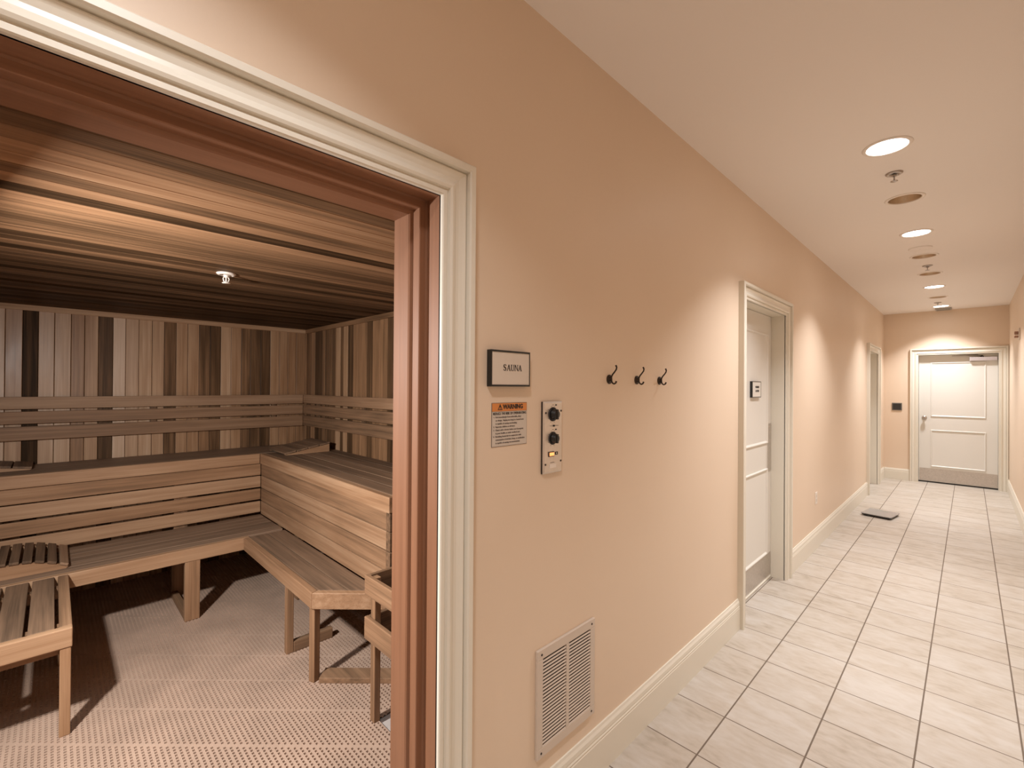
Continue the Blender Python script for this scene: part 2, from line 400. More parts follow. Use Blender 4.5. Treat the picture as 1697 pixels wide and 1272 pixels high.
struct(b.build('baseboard_right', M_TRIM))
b = MB().add([(0.016, YF - p, z) for p, z in BB] + [(D3[0] - .105, YF - p, z) for p, z in BB], [(k, (k+1) % n, n+(k+1) % n, n+k) for k in range(n)] + [tuple(range(n)), tuple(range(n, 2*n))])
struct(b.build('baseboard_far', M_TRIM))

# ------------------------------------------------------------------ ceiling fittings
def lamp_thing(y, lit, label):
    t = thing('ceiling_downlight', label, 'ceiling light', (CX, y, H), 'recessed downlights along the corridor ceiling')
    c = (CX, y, H)
    MB().lathe([(0.088, 0.002), (0.088, -0.004), (0.092, -0.006), (0.106, -0.003), (0.108, 0.0), (0.097, 0.001)], c, 'z', 40, caps=False).build('trim_ring', M_WHITEM, t)
    if lit:
        MB().lathe([(0.088, 0.002), (0.06, -0.003), (0.0, -0.005)], c, 'z', 40, caps=False).build('lens', M_LENS, t)['label'] = 'glowing white lens'
        MB().lathe([(0.096, 0.0015), (0.096, 0.12), (0, 0.12)], c, 'z', 32, caps=False).build('housing', M_WHITEM, t)
        la = bpy.data.lights.new('downlight_beam', 'AREA'); la.shape = 'DISK'; la.size = 0.16; la.energy = LAMP_W * (0.62 if y < 1 else 1.0); la.color = (0.98, 0.985, 1.0); la.spread = math.radians(118 if y < 1 else 104)
        lo = bpy.data.objects.new('downlight_beam', la); C.objects.link(lo); lo.location = (CX, y, H - 0.012)
    else:
        MB().lathe([(0.088, 0.001), (0.084, 0.02), (0.072, 0.06), (0.052, 0.095), (0.030, 0.110), (0.0, 0.112)], c, 'z', 40, caps=False).build('reflector', M_REFL, t)['label'] = 'gold toned reflector cone'
        MB().lathe([(0.0, 0.055), (0.012, 0.058), (0.018, 0.072), (0.018, 0.118), (0, 0.118)], c, 'z', 20).build('bulb', M_WHITEM, t)
    return t
LAMP_W = 17.0
LT = {3.13: 'lit white downlight, largest and nearest of the lit ones', 5.035: 'second lit downlight from the front, before the flat disc cover', 7.833: 'third lit downlight, past the closely spaced unlit ones', 9.737: 'lit downlight right in front of the far door wall'}
UT = {4.073: 'unlit recessed downlight behind the nearest sprinkler, its bulb dark', 5.961: 'unlit recessed downlight right behind the flat disc cover', 6.905: 'unlit recessed downlight just past the second sprinkler', 8.746: 'unlit recessed downlight between the last two lit ones'}
for y in LIT: 
    if y in LT: lamp_thing(y, True, LT[y])
for y in UNLIT:
    if y in UT: lamp_thing(y, False, UT[y])
# the fittings behind the camera: fitted the same way
lamp_thing(-1.6, True, 'lit downlight at the back end of the corridor')
lamp_thing(0.05, True, 'lit downlight over the corridor before the sauna doorway')

def sprinkler(x, y, z, label, mat):
    t = thing('fire_sprinkler', label, 'sprinkler', (x, y, z), 'ceiling sprinkler heads')
    c = (x, y, z)
    MB().lathe([(0.041, 0.0), (0.043, -0.003), (0.036, -0.009), (0.026, -0.012), (0.024, -0.006), (0.010, -0.004), (0.010, 0.0)], c, 'z', 28).build('escutcheon', mat, t)
    MB().lathe([(0.012, -0.004), (0.012, -0.016), (0.009, -0.020), (0.007, -0.022), (0, -0.022)], c, 'z', 14).build('body', mat, t)
    fr = MB()
    for s in (-1, 1): fr.tube([(x, y + s*.009, z - .018), (x, y + s*.013, z - .028), (x, y + s*.010, z - .040), (x, y, z - .047)], 0.0028, 8)
    fr.build('frame', mat, t)
    MB().tube([(x, y, z - .02), (x, y, z - .046)], 0.0035, 8).build('bulb', mat, t)
    d = MB().lathe([(0.005, -0.046), (0.018, -0.047), (0.018, -0.049), (0, -0.0495)], c, 'z', 24)
    d.build('deflector', mat, t)
    return t
sprinkler(0.737, 3.548, H, 'sprinkler head between the nearest lit downlight and the first unlit one', M_NICKEL)
sprinkler(0.747, 6.449, H, 'small sprinkler head between two unlit downlights midway down the corridor', M_NICKEL)
sprinkler(0.725, 9.294, H, 'tiny far sprinkler head just before the last lit downlight', M_NICKEL)
sprinkler(-1.53, 0.597, ZC, 'white sprinkler head hanging from the dark wooden sauna ceiling', M_WHITEM)
t = thing('ceiling_cover_plate', 'plain flat round cover disc on the ceiling beside an unlit downlight', 'cover plate', (0.738, 5.61, H))
MB().lathe([(0.084, 0.002), (0.084, -0.004), (0.080, -0.007), (0, -0.008)], (0.738, 5.61, H), 'z', 36).build('disc', M_CEIL, t)
MB().lathe([(0.006, -0.006), (0.006, -0.009), (0, -0.0095)], (0.738, 5.61, H), 'z', 12).build('screw', M_WHITEM, t)
t = thing('ceiling_vent', 'grey slatted air vent on the ceiling close to the far wall', 'vent', (0.765, 10.06, H))
g = MB()
for a, b_ in (((0.67, 9.94), (0.86, 9.955)), ((0.67, 10.165), (0.86, 10.18)), ((0.67, 9.955), (0.685, 10.165)), ((0.845, 9.955), (0.86, 10.165))): g.box((*a, H - .018), (*b_, H))
g.build('frame', M_VENTG, t)
g = MB()
for k in range(8): g.box((0.685, 9.965 + k*.026, H - .016), (0.845, 9.977 + k*.026, H - .002))
g.build('louvers', M_VENTG, t)

# ------------------------------------------------------------------ things on the corridor wall
# SAUNA sign
t = thing('sauna_sign', 'black framed sign reading SAUNA on the peach wall beside the doorway', 'sign', (0, 1.035, 1.606))
sy0, sy1, sz0, sz1 = 0.948, 1.123, 1.549, 1.663
fr = MB()
fr.box((0, sy0, sz0), (0.020, sy1, sz0 + .006)).box((0, sy0, sz1 - .006), (0.020, sy1, sz1)).box((0, sy0, sz0 + .006), (0.020, sy0 + .004, sz1 - .006)).box((0, sy1 - .003, sz0 + .006), (0.020, sy1, sz1 - .006))
fr.build('frame', M_BLACK, t)
MB().box((0, sy0 + .004, sz0 + .006), (0.0185, sy1 - .003, sz1 - .006)).build('plate', M_PLATE, t)
# serif capitals drawn as outlines
def letters(word, x, yc, zc, h, wd):
    mb = MB(); pitch = wd / len(word)
    def q(ch, pts, y):   # polygon in letter units (0..1 wide, 0..1 high)
        mb.prism([(y + px*ch, zc - h/2 + pz*h) for px, pz in pts], x, x + .0008, 'x')
    for i, cchr in enumerate(word):
        y = yc - wd/2 + i*pitch; cw = pitch*0.97
        if cchr == 'A':
            q(cw, [(.04,0),(.17,0),(.60,1),(.46,1)], y); q(cw, [(.72,0),(.94,0),(.60,1),(.44,1)], y); q(cw, [(.24,.30),(.76,.30),(.74,.36),(.26,.36)], y)
            q(cw, [(-.03,0),(.24,0),(.24,.05),(-.03,.05)], y); q(cw, [(.62,0),(1.03,0),(1.03,.05),(.62,.05)], y)
        elif cchr == 'U':
            q(cw, [(.12,.2),(.30,.2),(.30,1),(.12,1)], y); q(cw, [(.77,.2),(.89,.2),(.89,1),(.77,1)], y)
            q(cw, [(.12,.25),(.16,.10),(.30,.01),(.52,-.02),(.74,.03),(.86,.14),(.88,.25),(.80,.25),(.74,.12),(.56,.05),(.38,.10),(.30,.25)], y)
            q(cw, [(.0,.95),(.42,.95),(.42,1),(.0,1)], y); q(cw, [(.68,.95),(1.0,.95),(1.0,1),(.68,1)], y)
        elif cchr == 'N':
            q(cw, [(.10,0),(.22,0),(.22,1),(.10,1)], y); q(cw, [(.80,0),(.92,0),(.92,1),(.80,1)], y); q(cw, [(.08,1),(.30,1),(.90,0),(.80,0)], y)
            q(cw, [(.0,0),(.34,0),(.34,.05),(.0,.05)], y); q(cw, [(.68,.95),(1.02,.95),(1.02,1),(.68,1)], y)
        elif cchr == 'S':
            import math as _m
            path = [(.80,.80),(.72,.92),(.50,.97),(.28,.90),(.20,.76),(.28,.62),(.50,.52),(.72,.40),(.80,.25),(.70,.09),(.48,.03),(.26,.09),(.17,.24)]
            th = [.09,.09,.10,.15,.19,.22,.23,.22,.19,.15,.10,.09,.09]
            for k in range(len(path)-1):
                (ax, az), (bx, bz) = path[k], path[k+1]; dx, dz = bx-ax, bz-az; l = _m.hypot(dx, dz); nx, nz = -dz/l, dx/l
                a, b_ = th[k]/2, th[k+1]/2
                q(cw, [(ax+nx*a, az+nz*a), (bx+nx*b_, bz+nz*b_), (bx-nx*b_, bz-nz*b_), (ax-nx*a, az-nz*a)], y)
            q(cw, [(.76,.74),(.82,.74),(.82,1),(.76,.92)], y); q(cw, [(.15,0),(.21,.08),(.21,.28),(.15,.28)], y)
    return mb
letters('SAUNA', 0.0185, 1.042, 1.609, 0.0195, 0.086).build('lettering', M_INK, t)

# warning label
t = thing('warning_sign', 'sauna warning label with an orange header and small print', 'sign', (0, 1.048, 1.427))
wy0, wy1, wz0, wz1 = 0.968, 1.128, 1.358, 1.497
MB().box((0, wy0, wz0), (0.0016, wy1, wz1)).build('border', M_GREYINK, t)
MB().box((0, wy0 + .0015, wz0 + .0015), (0.0022, wy1 - .0015, wz1 - .028)).build('panel', M_PAPER, t)
MB().box((0, wy0 + .0015, wz1 - .027), (0.0022, wy1 - .0015, wz1 - .0015)).build('header', M_ORANGE, t)['label'] = 'orange header band'
tri = MB(); ty, tz, ts = 1.0035, 1.4828, 0.0105
o_ = [(ty - ts, tz - ts*.8), (ty + ts, tz - ts*.8), (ty, tz + ts)]
i_ = [(ty - ts*.66, tz - ts*.60), (ty + ts*.66, tz - ts*.60), (ty, tz + ts*.62)]
for k in range(3): tri.prism([o_[k], o_[(k+1) % 3], i_[(k+1) % 3], i_[k]], 0.0022, 0.0028, 'x')
tri.prism([(ty - .0013, tz - .001), (ty + .0013, tz - .001), (ty + .0018, tz + .0045), (ty - .0018, tz + .0045)], 0.0022, 0.0028, 'x').box((0.0022, ty - .0013, tz - .005), (0.0028, ty + .0013, tz - .0025))
tri.build('warning_triangle', M_INK, t)
text('heading', 'WARNING', 0.0205, M_INK, t, (0.0026, 1.062, 1.4835), 0.092, bold=0.0006)
text('subheading', 'REDUCE THE RISK OF OVERHEATING', 0.0115, M_INK, t, (0.0026, 1.048, 1.4625), 0.150)
lines = ['1.  Exit immediately if uncomfortable, dizzy', '     or sleepy.  Staying too long in a heated area', '     is capable of causing overheating.', '2.  Supervise children at all times.', '3.  Check with a doctor before use if pregnant,', '     in poor health, or under medical care.', '4.  Breathing heated air in conjunction with', '     consumption of alcohol, drugs, or medication', '     is capable of causing unconsciousness.']
for k, ln in enumerate(lines):
    text('small_print', ln, 0.0072, M_GREYINK, t, (0.0026, wy0 + .006, 1.4515 - k*.0102), None, align='LEFT')
# control panel
t = thing('control_panel', 'silver sauna control panel with two black knobs and a lit orange switch', 'control panel', (0, 1.256, 1.37))
cy0, cy1, cz0, cz1 = 1.203, 1.308, 1.244, 1.497
def bev_plate(x0, x1, ya, yb, za, zb, bv):
    vs = [(x0, ya, za), (x0, yb, za), (x0, yb, zb), (x0, ya, zb), (x1, ya + bv, za + bv), (x1, yb - bv, za + bv), (x1, yb - bv, zb - bv), (x1, ya + bv, zb - bv)]
    return MB().add(vs, [(0,1,5,4),(1,2,6,5),(2,3,7,6),(3,0,4,7),(4,5,6,7),(3,2,1,0)])
MB().box((0, cy0 + .0005, cz0 + .0005), (0.0075, cy1 - .0005, cz1 - .0005)).build('edge_shade', M_SCREW, t)  # dark slab added to stand for the shaded side of the plate
bev_plate(0.0076, 0.012, cy0, cy1, cz0, cz1, 0.006).build('plate', M_SILVER, t)
for zk, yk, rr in ((1.452, 1.253, 0.024), (1.367, 1.253, 0.022)):
    MB().lathe([(rr*1.05, 0.012), (rr*1.05, 0.0135), (0, 0.0135)], (0, yk, zk), 'x', 28).build('dial_scale', M_INK, t)
    kb = MB().lathe([(rr*.82, 0.0135), (rr*.80, 0.022), (rr*.66, 0.026), (rr*.62, 0.031), (rr*.56, 0.033), (0, 0.033)], (0, yk, zk), 'x', 28).box((0.026, yk - .0035, zk - rr*.72), (0.036, yk + .0035, zk + rr*.72))
    kb.build('knob', M_BLACK, t)
    mk = MB()
    for a in range(9):
        an = math.radians(-60 + a*37); mk.box((0.012, yk + 1.22*rr*math.sin(an) - .0008, zk - 1.22*rr*math.cos(an) - .0012), (0.0126, yk + 1.22*rr*math.sin(an) + .0008, zk - 1.22*rr*math.cos(an) + .0012))
    mk.box((0.012, yk - .004, zk + rr + .008), (0.0126, yk + .004, zk + rr + .0095)).box((0.012, yk + .012, zk + rr + .006), (0.0126, yk + .021, zk + rr + .0105))
    mk.build('dial_marks', M_INK, t)
MB().lathe([(0.0035, 0.012), (0.0035, 0.0155), (0.002, 0.017), (0, 0.017)], (0, 1.257, 1.411), 'x', 14).build('indicator', M_BLACK, t)
MB().box((0.012, 1.236, 1.4105), (0.0124, 1.247, 1.412)).box((0.012, 1.265, 1.4105), (0.0124, 1.284, 1.412)).build('printed_marks', M_GREYINK, t)
MB().box((0.012, 1.229, 1.303), (0.0145, 1.259, 1.3205)).build('switch_bezel', M_BLACK, t)
MB().box((0.0145, 1.2325, 1.306), (0.0175, 1.2555, 1.3175)).build('rocker_switch', M_NEON, t, 0.001)['label'] = 'glowing orange rocker switch'
sb = MB().box((0.012, 1.265, 1.307), (0.0128, 1.281, 1.3175)).build('symbol_plate', M_INK, t)
MB().lathe([(0.0028, 0.0128), (0.0028, 0.0131), (0, 0.0131)], (0, 1.273, 1.3122), 'x', 12).build('symbol', M_SILVER, sb)
MB().box((0.012, 1.236, 1.262), (0.0135, 1.271, 1.276)).build('name_plate', M_WHITEM, t, 0.0004)
MB().box((0.012, 1.240, 1.2805), (0.0124, 1.262, 1.2825)).build('printed_marks', M_GREYINK, t)
for yk, zk in ((1.214, 1.457), (1.298, 1.463), (1.214, 1.277), (1.298, 1.283)):
    MB().lathe([(0.0036, 0.011), (0.0036, 0.0135), (0.002, 0.0145), (0, 0.0145)], (0, yk, zk), 'x', 12).build('screw', M_SCREW, t)

# robe hooks
def make_hook(y, z, label):
    t = thing('robe_hook', label, 'hook', (0, y, z), 'three robe hooks in a row')
    MB().lathe([(0.0195, -0.002), (0.0195, 0.003), (0.0165, 0.005), (0.0135, 0.004), (0.0120, 0.0045), (0.008, 0.008), (0, 0.009)], (0, y, z), 'x', 24).build('back_plate', M_BRONZE, t)
    MB().tube([(0.004, y, z), (0.012, y, z)], [0.009, 0.0055], 12).build('stem', M_BRONZE, t)
    MB().tube([(0.011, y, z - .004), (0.0115, y, z + .010), (0.017, y, z + .020), (0.027, y, z + .031), (0.034, y, z + .040), (0.036, y, z + .049), (0.032, y, z + .057)], [.0040, .0036, .0033, .0032, .0032, .0034, .0040], 10).build('upper_arm', M_BRONZE, t)
    MB().tube([(0.011, y, z + .004), (0.012, y, z - .008), (0.017, y, z - .016), (0.024, y, z - .019), (0.031, y, z - .016), (0.035, y, z - .008)], [.0040, .0036, .0033, .0033, .0034, .0040], 10).build('lower_arm', M_BRONZE, t)
    return t
for y, lb in ((1.628, 'bronze double robe hook nearest the sauna control panel'), (1.850, 'middle bronze double robe hook of the three on the wall'), (2.062, 'bronze double robe hook nearest the first white door')):
    make_hook(y, 1.5815, lb)

# return air grille
t = thing('return_air_grille', 'cream louvered return air grille low on the wall above the baseboard', 'vent', (0, 1.351, 0.45))
vy0, vy1, vz0, vz1 = 1.181, 1.522, 0.264, 0.638
d = 0.011; e = 0.030
fr = MB()
fr.box((0, vy0, vz1 - .034), (d, vy1, vz1)).box((0, vy0, vz0), (d, vy1, vz0 + .034)).box((0, vy0, vz0 + .034), (d, vy0 + e, vz1 - .034)).box((0, vy1 - e, vz0 + .034), (d, vy1, vz1 - .034))
fr.build('frame', M_GRILLE, t, 0.002)
MB().box((0, 1.341, vz0 + .034), (d, 1.357, vz1 - .034)).build('mullion', M_GRILLE, t)
MB().box((0.0, vy0 + e, vz0 + .034), (0.0006, vy1 - e, vz1 - .034)).build('backing', M_DARK, t)
lv = MB(); nl = 25; zz = (vz1 - vz0 - .068)/nl
for ya, yb in ((vy0 + e, 1.341), (1.357, vy1 - e)):
    for k in range(nl):
        z = vz0 + .034 + k*zz
        lv.add([(0.0108, ya, z + .001), (0.0108, yb, z + .001), (0.0078, yb, z + zz*.46), (0.0078, ya, z + zz*.46), (0.0098, ya, z), (0.0098, yb, z), (0.0068, yb, z + zz*.44), (0.0068, ya, z + zz*.44)], [(0,1,2,3),(7,6,5,4),(0,4,5,1),(2,6,7,3),(1,5,6,2),(3,7,4,0)])
lv.build('louvers', M_GRILLE, t)
for yk, zk in ((vy0 + .022, vz1 - .017), (vy1 - .022, vz1 - .017), (vy0 + .022, vz0 + .017), (vy1 - .022, vz0 + .017)):
    MB().lathe([(0.004, 0.0105), (0.004, 0.0122), (0, 0.0126)], (0, yk, zk), 'x', 12).build('screw', M_SCREW, t)

# outlet, far wall plate, right wall fixture
t = thing('wall_outlet', 'peach white wall outlet low on the wall between the two doors', 'outlet', (0, 5.266, 0.48))
MB().box((0, 5.230, 0.425), (0.006, 5.302, 0.538)).build('cover', M_WHITEM, t, 0.002)
for z in (0.46, 0.503): MB().box((0.006, 5.249, z - .014), (0.0078, 5.283, z + .014)).build('socket', M_PLATE, t, 0.001)
t = thing('wall_plate', 'dark grey square control plate on the far wall beside the door', 'wall plate', (0.18, YF, 1.247))
MB().box((0.114, YF - .012, 1.184), (0.247, YF, 1.311)).build('plate', M_GREYPAD, t, 0.003)
MB().box((0.128, YF - .0145, 1.198), (0.233, YF - .012, 1.297)).build('button_panel', M_DARK, t, 0.001)
t = thing('wall_fixture', 'small brown fixture standing out high on the right wall near the far door', 'wall fixture', (XR, 8.2, 2.22))
MB().box((XR - .012, 8.12, 2.15), (XR, 8.25, 2.29)).build('back_plate', M_PLATE, t, 0.004)
MB().box((XR - .045, 8.15, 2.215), (XR - .012, 8.22, 2.25)).box((XR - .045, 8.15, 2.175), (XR - .012, 8.22, 2.200)).build('bracket', M_FIXT, t, 0.004)

# sign on door 1 (mounted on the leaf)
t = thing('door_sign', 'small black framed sign with two words on the first white door', 'sign', (xf, 3.757, 1.538))
dy0, dy1, dz0, dz1 = 3.664, 3.862, 1.478, 1.600
fr = MB().box((xf, dy0, dz0), (xf + .018, dy1, dz0 + .005)).box((xf, dy0, dz1 - .005), (xf + .018, dy1, dz1)).box((xf, dy0, dz0 + .005), (xf + .018, dy0 + .005, dz1 - .005)).box((xf, dy1 - .003, dz0 + .005), (xf + .018, dy1, dz1 - .005))
fr.build('frame', M_BLACK, t)
MB().box((xf, dy0 + .005, dz0 + .005), (xf + .0165, dy1 - .003, dz1 - .005)).build('plate', M_DOOR, t)
text('lettering', "WOMEN'S", 0.022, M_INK, t, (xf + .017, 3.775, 1.556), 0.085, bold=0.0006)
text('lettering', 'LOCKER', 0.022, M_INK, t, (xf + .017, 3.775, 1.527), 0.080, bold=0.0006)

# bathroom scale
t = thing('bathroom_scale', 'flat silver bathroom scale on the tile floor by the far left baseboard', 'scale', (0.288, 7.17, 0))
t.rotation_euler = (0, 0, math.radians(-9))
sb = MB()
def rr(cx_, cy_, w_, h_, r_, n_=5):
    pts = []
    for sx, sy, a0 in ((1,1,0), (-1,1,90), (-1,-1,180), (1,-1,270)):
        for k in range(n_+1):
            a = math.radians(a0 + 90*k/n_); pts.append((cx_ + sx*(w_/2 - r_) + r_*math.cos(a), cy_ + sy*(h_/2 - r_) + r_*math.sin(a)))
    return pts
X0, Y0 = 0.288, 7.17
MB().prism(rr(X0, Y0, .285, .335, .02), 0.012, 0.026, 'z').build('base', M_BLACK, t)
MB().prism(rr(X0, Y0, .300, .350, .022), 0.026, 0.034, 'z').build('platform', M_GLASS, t, 0.0015)
MB().box((X0 - .055, Y0 + .085, 0.034), (X0 + .055, Y0 + .135, 0.0346)).build('display', M_LCD, t)
for sx in (-1, 1):
    for sy in (-1, 1): MB().lathe([(0.018, 0.0), (0.018, 0.012), (0, 0.012)], (X0 + sx*.11, Y0 + sy*.13, 0), 'z', 16).build('foot', M_BLACK, t)

# ------------------------------------------------------------------ sauna shell
struct(MB().box((XB - .1, YL - .1, -0.06), (-0.35, YR + .1, 0.0)).build('floor_sauna', M_SFLOOR))
bd = [(-.52,-.475,.4),(-.475,-.395,.6),(-.395,-.315,.5),(-.315,-.234,.85),(-.234,-.152,.58),(-.152,-.076,.06),(-.076,.005,.72),(.005,.091,.68),(.091,.164,.48),(.164,.240,.60),(.240,.323,.22),(.323,.398,.82),(.398,.478,.66),(.478,.562,.72),(.562,.640,.64),(.640,.720,.32),(.720,.799,.60),(.799,.880,.58),(.880,.959,.36),(.959,1.04,.22),(1.04,1.119,.66),(1.119,1.201,.56),(1.201,1.274,.36),(1.274,1.36,.28),(1.36,1.443,.20),(1.443,1.523,.62),(1.523,1.599,.50),(1.599,1.678,.46),(1.678,1.775,.42)]
w = MB()
TILT = {.323: -4.5, .398: -3.5, -.315: -1.5, 1.04: -3, 1.678: -4, -.234: -1.5}
for a, b_, tn in bd:
    T = Matrix.Translation((XB - .001, (a + b_)/2, 0)) @ Matrix.Rotation(math.radians(TILT.get(a, random.uniform(-1.2, 1.2))), 4, 'Z')
    w.box((-.013, -(b_ - a)/2 + .0012, 0), (0, (b_ - a)/2 - .0012, ZC), tn + (.07 if tn > .4 else 0), mi=2, T=T)
w.box((XB - .10, YL - .1, 0), (XB - .017, YR + .1, ZC + .05), 0.02, mi=2)
struct(w.build('wall_sauna_back', WALLW, bevel=0.0022))
bd = [(-3.6,-3.48,.30),(-3.48,-3.39,.52),(-3.39,-3.30,.12),(-3.30,-3.22,.16),(-3.22,-3.157,.46),(-3.157,-3.08,.30),(-3.08,-3.01,.28),(-3.01,-2.93,.34),(-2.93,-2.84,.74),(-2.84,-2.78,.28),(-2.78,-2.70,.70),(-2.70,-2.60,.18),(-2.60,-2.52,.50),(-2.52,-2.44,.46),(-2.44,-2.36,.45),(-2.36,-2.27,.22),(-2.27,-2.158,.44),(-2.158,-2.04,.46),(-2.04,-1.96,.18),(-1.96,-1.88,.22),(-1.88,-1.80,.12),(-1.80,-1.72,.30)]
x = -1.72
while x < -0.18: bd.append((x, min(x + .08, -.15), random.uniform(.15, .55))); x += .08
w = MB()
for a, b_, tn in bd: w.box((a + .0012, YR, 0), (b_ - .0012, YR + .016, ZC), tn, mi=2)
w.box((XB - .1, YR + .017, 0), (-.15, YR + .1, ZC + .05), 0.02, mi=2)
struct(w.build('wall_sauna_right', WALLW, bevel=0.0022))
w = MB(); x = XB
while x < -.18: w.box((x + .0012, YL - .016, 0), (min(x + .08, -.15) - .0012, YL, ZC), random.uniform(.3, .7), mi=2); x += .08
w.box((XB - .1, YL - .1, 0), (-.15, YL - .017, ZC + .05), 0.02, mi=2)
struct(w.build('wall_sauna_left', WALLW, bevel=0.0022))
w = MB()
y = YL
while y < SD[0] - .05: w.box((-.166, y + .001, 0), (-.1505, min(y + .08, SD[0]-J) - .001, ZC), random.uniform(.3, .6), mi=2); y += .08
y = SD[1] + J
while y < YR - .02: w.box((-.166, y + .001, 0), (-.1505, min(y + .08, YR) - .001, ZC), random.uniform(.3, .6), mi=2); y += .08
struct(w.build('wall_sauna_front', WALLW, bevel=0.0022))
ct = [.25,.42,.55,.70,.62,.45,.64,.20,.64,.56,.46,.34,.42,.56,.30,.36,.52,.24,.50,.46,.36,.24,.32,.20,.36,.42,.24,.32,.18,.30,.26,.34,.2,.3,.26,.3,.22,.3,.3,.3,.3,.3]
w = MB(); x = -.2185; k = 0
w.box((-.2185 + .0012, YL, ZC), (-.1505, YR, ZC + .016), .4, mi=1)
while x > XB:
    w.box((max(x - .0815, XB) + .0012, YL, ZC), (x - .0012, YR, ZC + .016), ct[k] - (.18 if x < -1.2 else .12), mi=1); x -= .0815; k += 1  # boards farther in toned darker, lamp falloff put into the wood colour
w.box((XB - .1, YL - .1, ZC + .017), (-.15, YR + .1, ZC + .06), 0.02, mi=1)
struct(w.build('ceiling_sauna', WOOD, bevel=0.0025))
w = MB().box((XB, YL, ZC - .040), (XB + .014, YR - .014, ZC - .0005), .70, mi=1).build('trim_3', WOOD, bevel=.003); struct(w)
w = MB().box((XB, YR - .014, ZC - .040), (-.17, YR, ZC - .0005), .40, mi=0).build('trim_4', WOOD, bevel=.003); struct(w)
w = MB().box((XB, YR - .018, 0), (XB + .018, YR, ZC - .041), .45, mi=2).build('trim_5', WOOD, bevel=.003); struct(w)

# perforated rubber mat: 12-inch interlocking squares with a solid diagonal and a deep diagonal
TS = 0.305; NC = 16; P = TS/NC; MX0, MY0 = -1.633, 0.382
mt = MB()
def mat_tile(tx, ty, cut):
    vs = {}; 
    z1, z0 = ZM, 0.001
    V = mt.v; F = mt.f
    nf0 = len(F)
    for i in range(NC):
        for j in range(NC):
            x, y = tx + i*P, ty + j*P
            if cut(x + P/2, y + P/2): continue
            solid = (i == j)
            o = len(V)
            V += [(x, y, z1), (x+P, y, z1), (x+P, y+P, z1), (x, y+P, z1)]
            if solid: F.append([o, o+1, o+2, o+3]); continue
            hx, hy = P*0.20, P*0.26
            V += [(x+hx, y+hy, z1), (x+P-hx, y+hy, z1), (x+P-hx, y+P-hy, z1), (x+hx, y+P-hy, z1)]
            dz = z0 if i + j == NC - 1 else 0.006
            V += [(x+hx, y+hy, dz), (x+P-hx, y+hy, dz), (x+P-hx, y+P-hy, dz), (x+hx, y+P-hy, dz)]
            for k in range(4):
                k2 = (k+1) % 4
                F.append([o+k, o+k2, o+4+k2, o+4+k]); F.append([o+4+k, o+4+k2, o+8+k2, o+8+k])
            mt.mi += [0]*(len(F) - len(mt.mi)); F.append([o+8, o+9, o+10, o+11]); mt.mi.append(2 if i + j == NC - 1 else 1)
    m = len(F) - nf0
    mt.mi += [0]*(len(F) - len(mt.mi))
    mt.tone += [.5]*m; mt.seed += [random.random()]*m; mt.grey += [0]*m; mt.sm += [False]*m
def cut(x, y): return x < XB + .002 or x > -.20 or y < YL + .002 or y > YR - .002 or (x > -0.872 and y > 1.075)
for a in range(-7, 5):
    for b_ in range(-3, 5):
        tx, ty = MX0 + a*TS, MY0 + b_*TS
        if tx + TS > XB and tx < -.2 and ty + TS > YL and ty < YR: mat_tile(tx, ty, cut)
tag(mt.build('floor_mat', [M_MAT, M_HOLESHADE, M_DEEPSHADE]), 'tan perforated rubber mat covering the sauna floor under the benches', 'mat')

# ------------------------------------------------------------------ sauna benches
FT = 0.038      # board thickness
def seat_boards(mb, lo, hi, c0, c1, axis, z, n, tones=(.42, .52), grey=.75, t=.022, gap=.004):
    w_ = (c1 - c0)/n
    for k in range(n):
        a, b_ = c0 + k*w_ + gap/2, c0 + (k+1)*w_ - gap/2
        tn = random.uniform(*tones)
        if axis == 'y': mb.box((a, lo, z - t), (b_, hi, z), tn, grey, 1)
        else: mb.box((lo, a, z - t), (hi, b_, z), tn, grey, 0)
SKB = [(.804, .896), (.706, .796), (.604, .692), (.500, .589)]
# upper bench along the back wall
t = thing('sauna_bench', 'upper cedar bench along the back wall with a slatted front', 'bench', (-3.33, 0.6, 0), 'cedar sauna benches')
mb = MB(); seat_boards(mb, YL + .004, YR - .020, XB + .020, -3.075 - FT, 'y', ZU, 5); mb.build('seat', WOOD, t, .003)
MB().box((-3.072 - FT, YL + .004, .900), (-3.072, 1.208, ZU), .66, .1, 1).build('front_rail', WOOD, t, .004)
for z0, z1 in SKB: MB().box((-3.084 - .02, YL + .004, z0), (-3.084, 1.218, z1), {.804: .52, .706: .68, .604: .54, .500: .66}[z0], .12, 1).build('skirt_board', WOOD, t, .003)
for y in (-.30, .66): MB().box((-3.105 - .05, y - .02, ZM), (-3.105, y + .065, .90), .45, .3, 2).build('post', WOOD, t, .003)
# upper bench along the right wall
t = thing('sauna_bench', 'upper cedar bench along the right side wall ending near the heater', 'bench', (-2.05, 1.5, 0), 'cedar sauna benches')
mb = MB(); seat_boards(mb, -3.070, -1.062, 1.208 + FT, YR - .004, 'x', ZU, 5, (.34, .48), .6); mb.build('seat', WOOD, t, .003)
MB().box((-3.070, 1.208, .899), (-1.024, 1.208 + FT, ZU), .62, .15, 0).build('front_rail', WOOD, t, .004)
MB().box((-1.060, 1.208 + FT + .001, .899), (-1.022, YR - .004, ZU), .40, .3, 1).build('end_rail', WOOD, t, .004)
for z0, z1 in ((.800, .896), (.700, .797), (.594, .694), (.4845, .588)):
    MB().box((-3.082, 1.220, z0), (-1.072, 1.240, z1), {.800: .46, .700: .62, .594: .50, .4845: .56}[z0], .25, 0).build('skirt_board', WOOD, t, .003)
    MB().box((-1.070, 1.219, z0), (-1.032, YR - .004, z1), random.uniform(.32, .45), .35, 1).build('end_board', WOOD, t, .003)
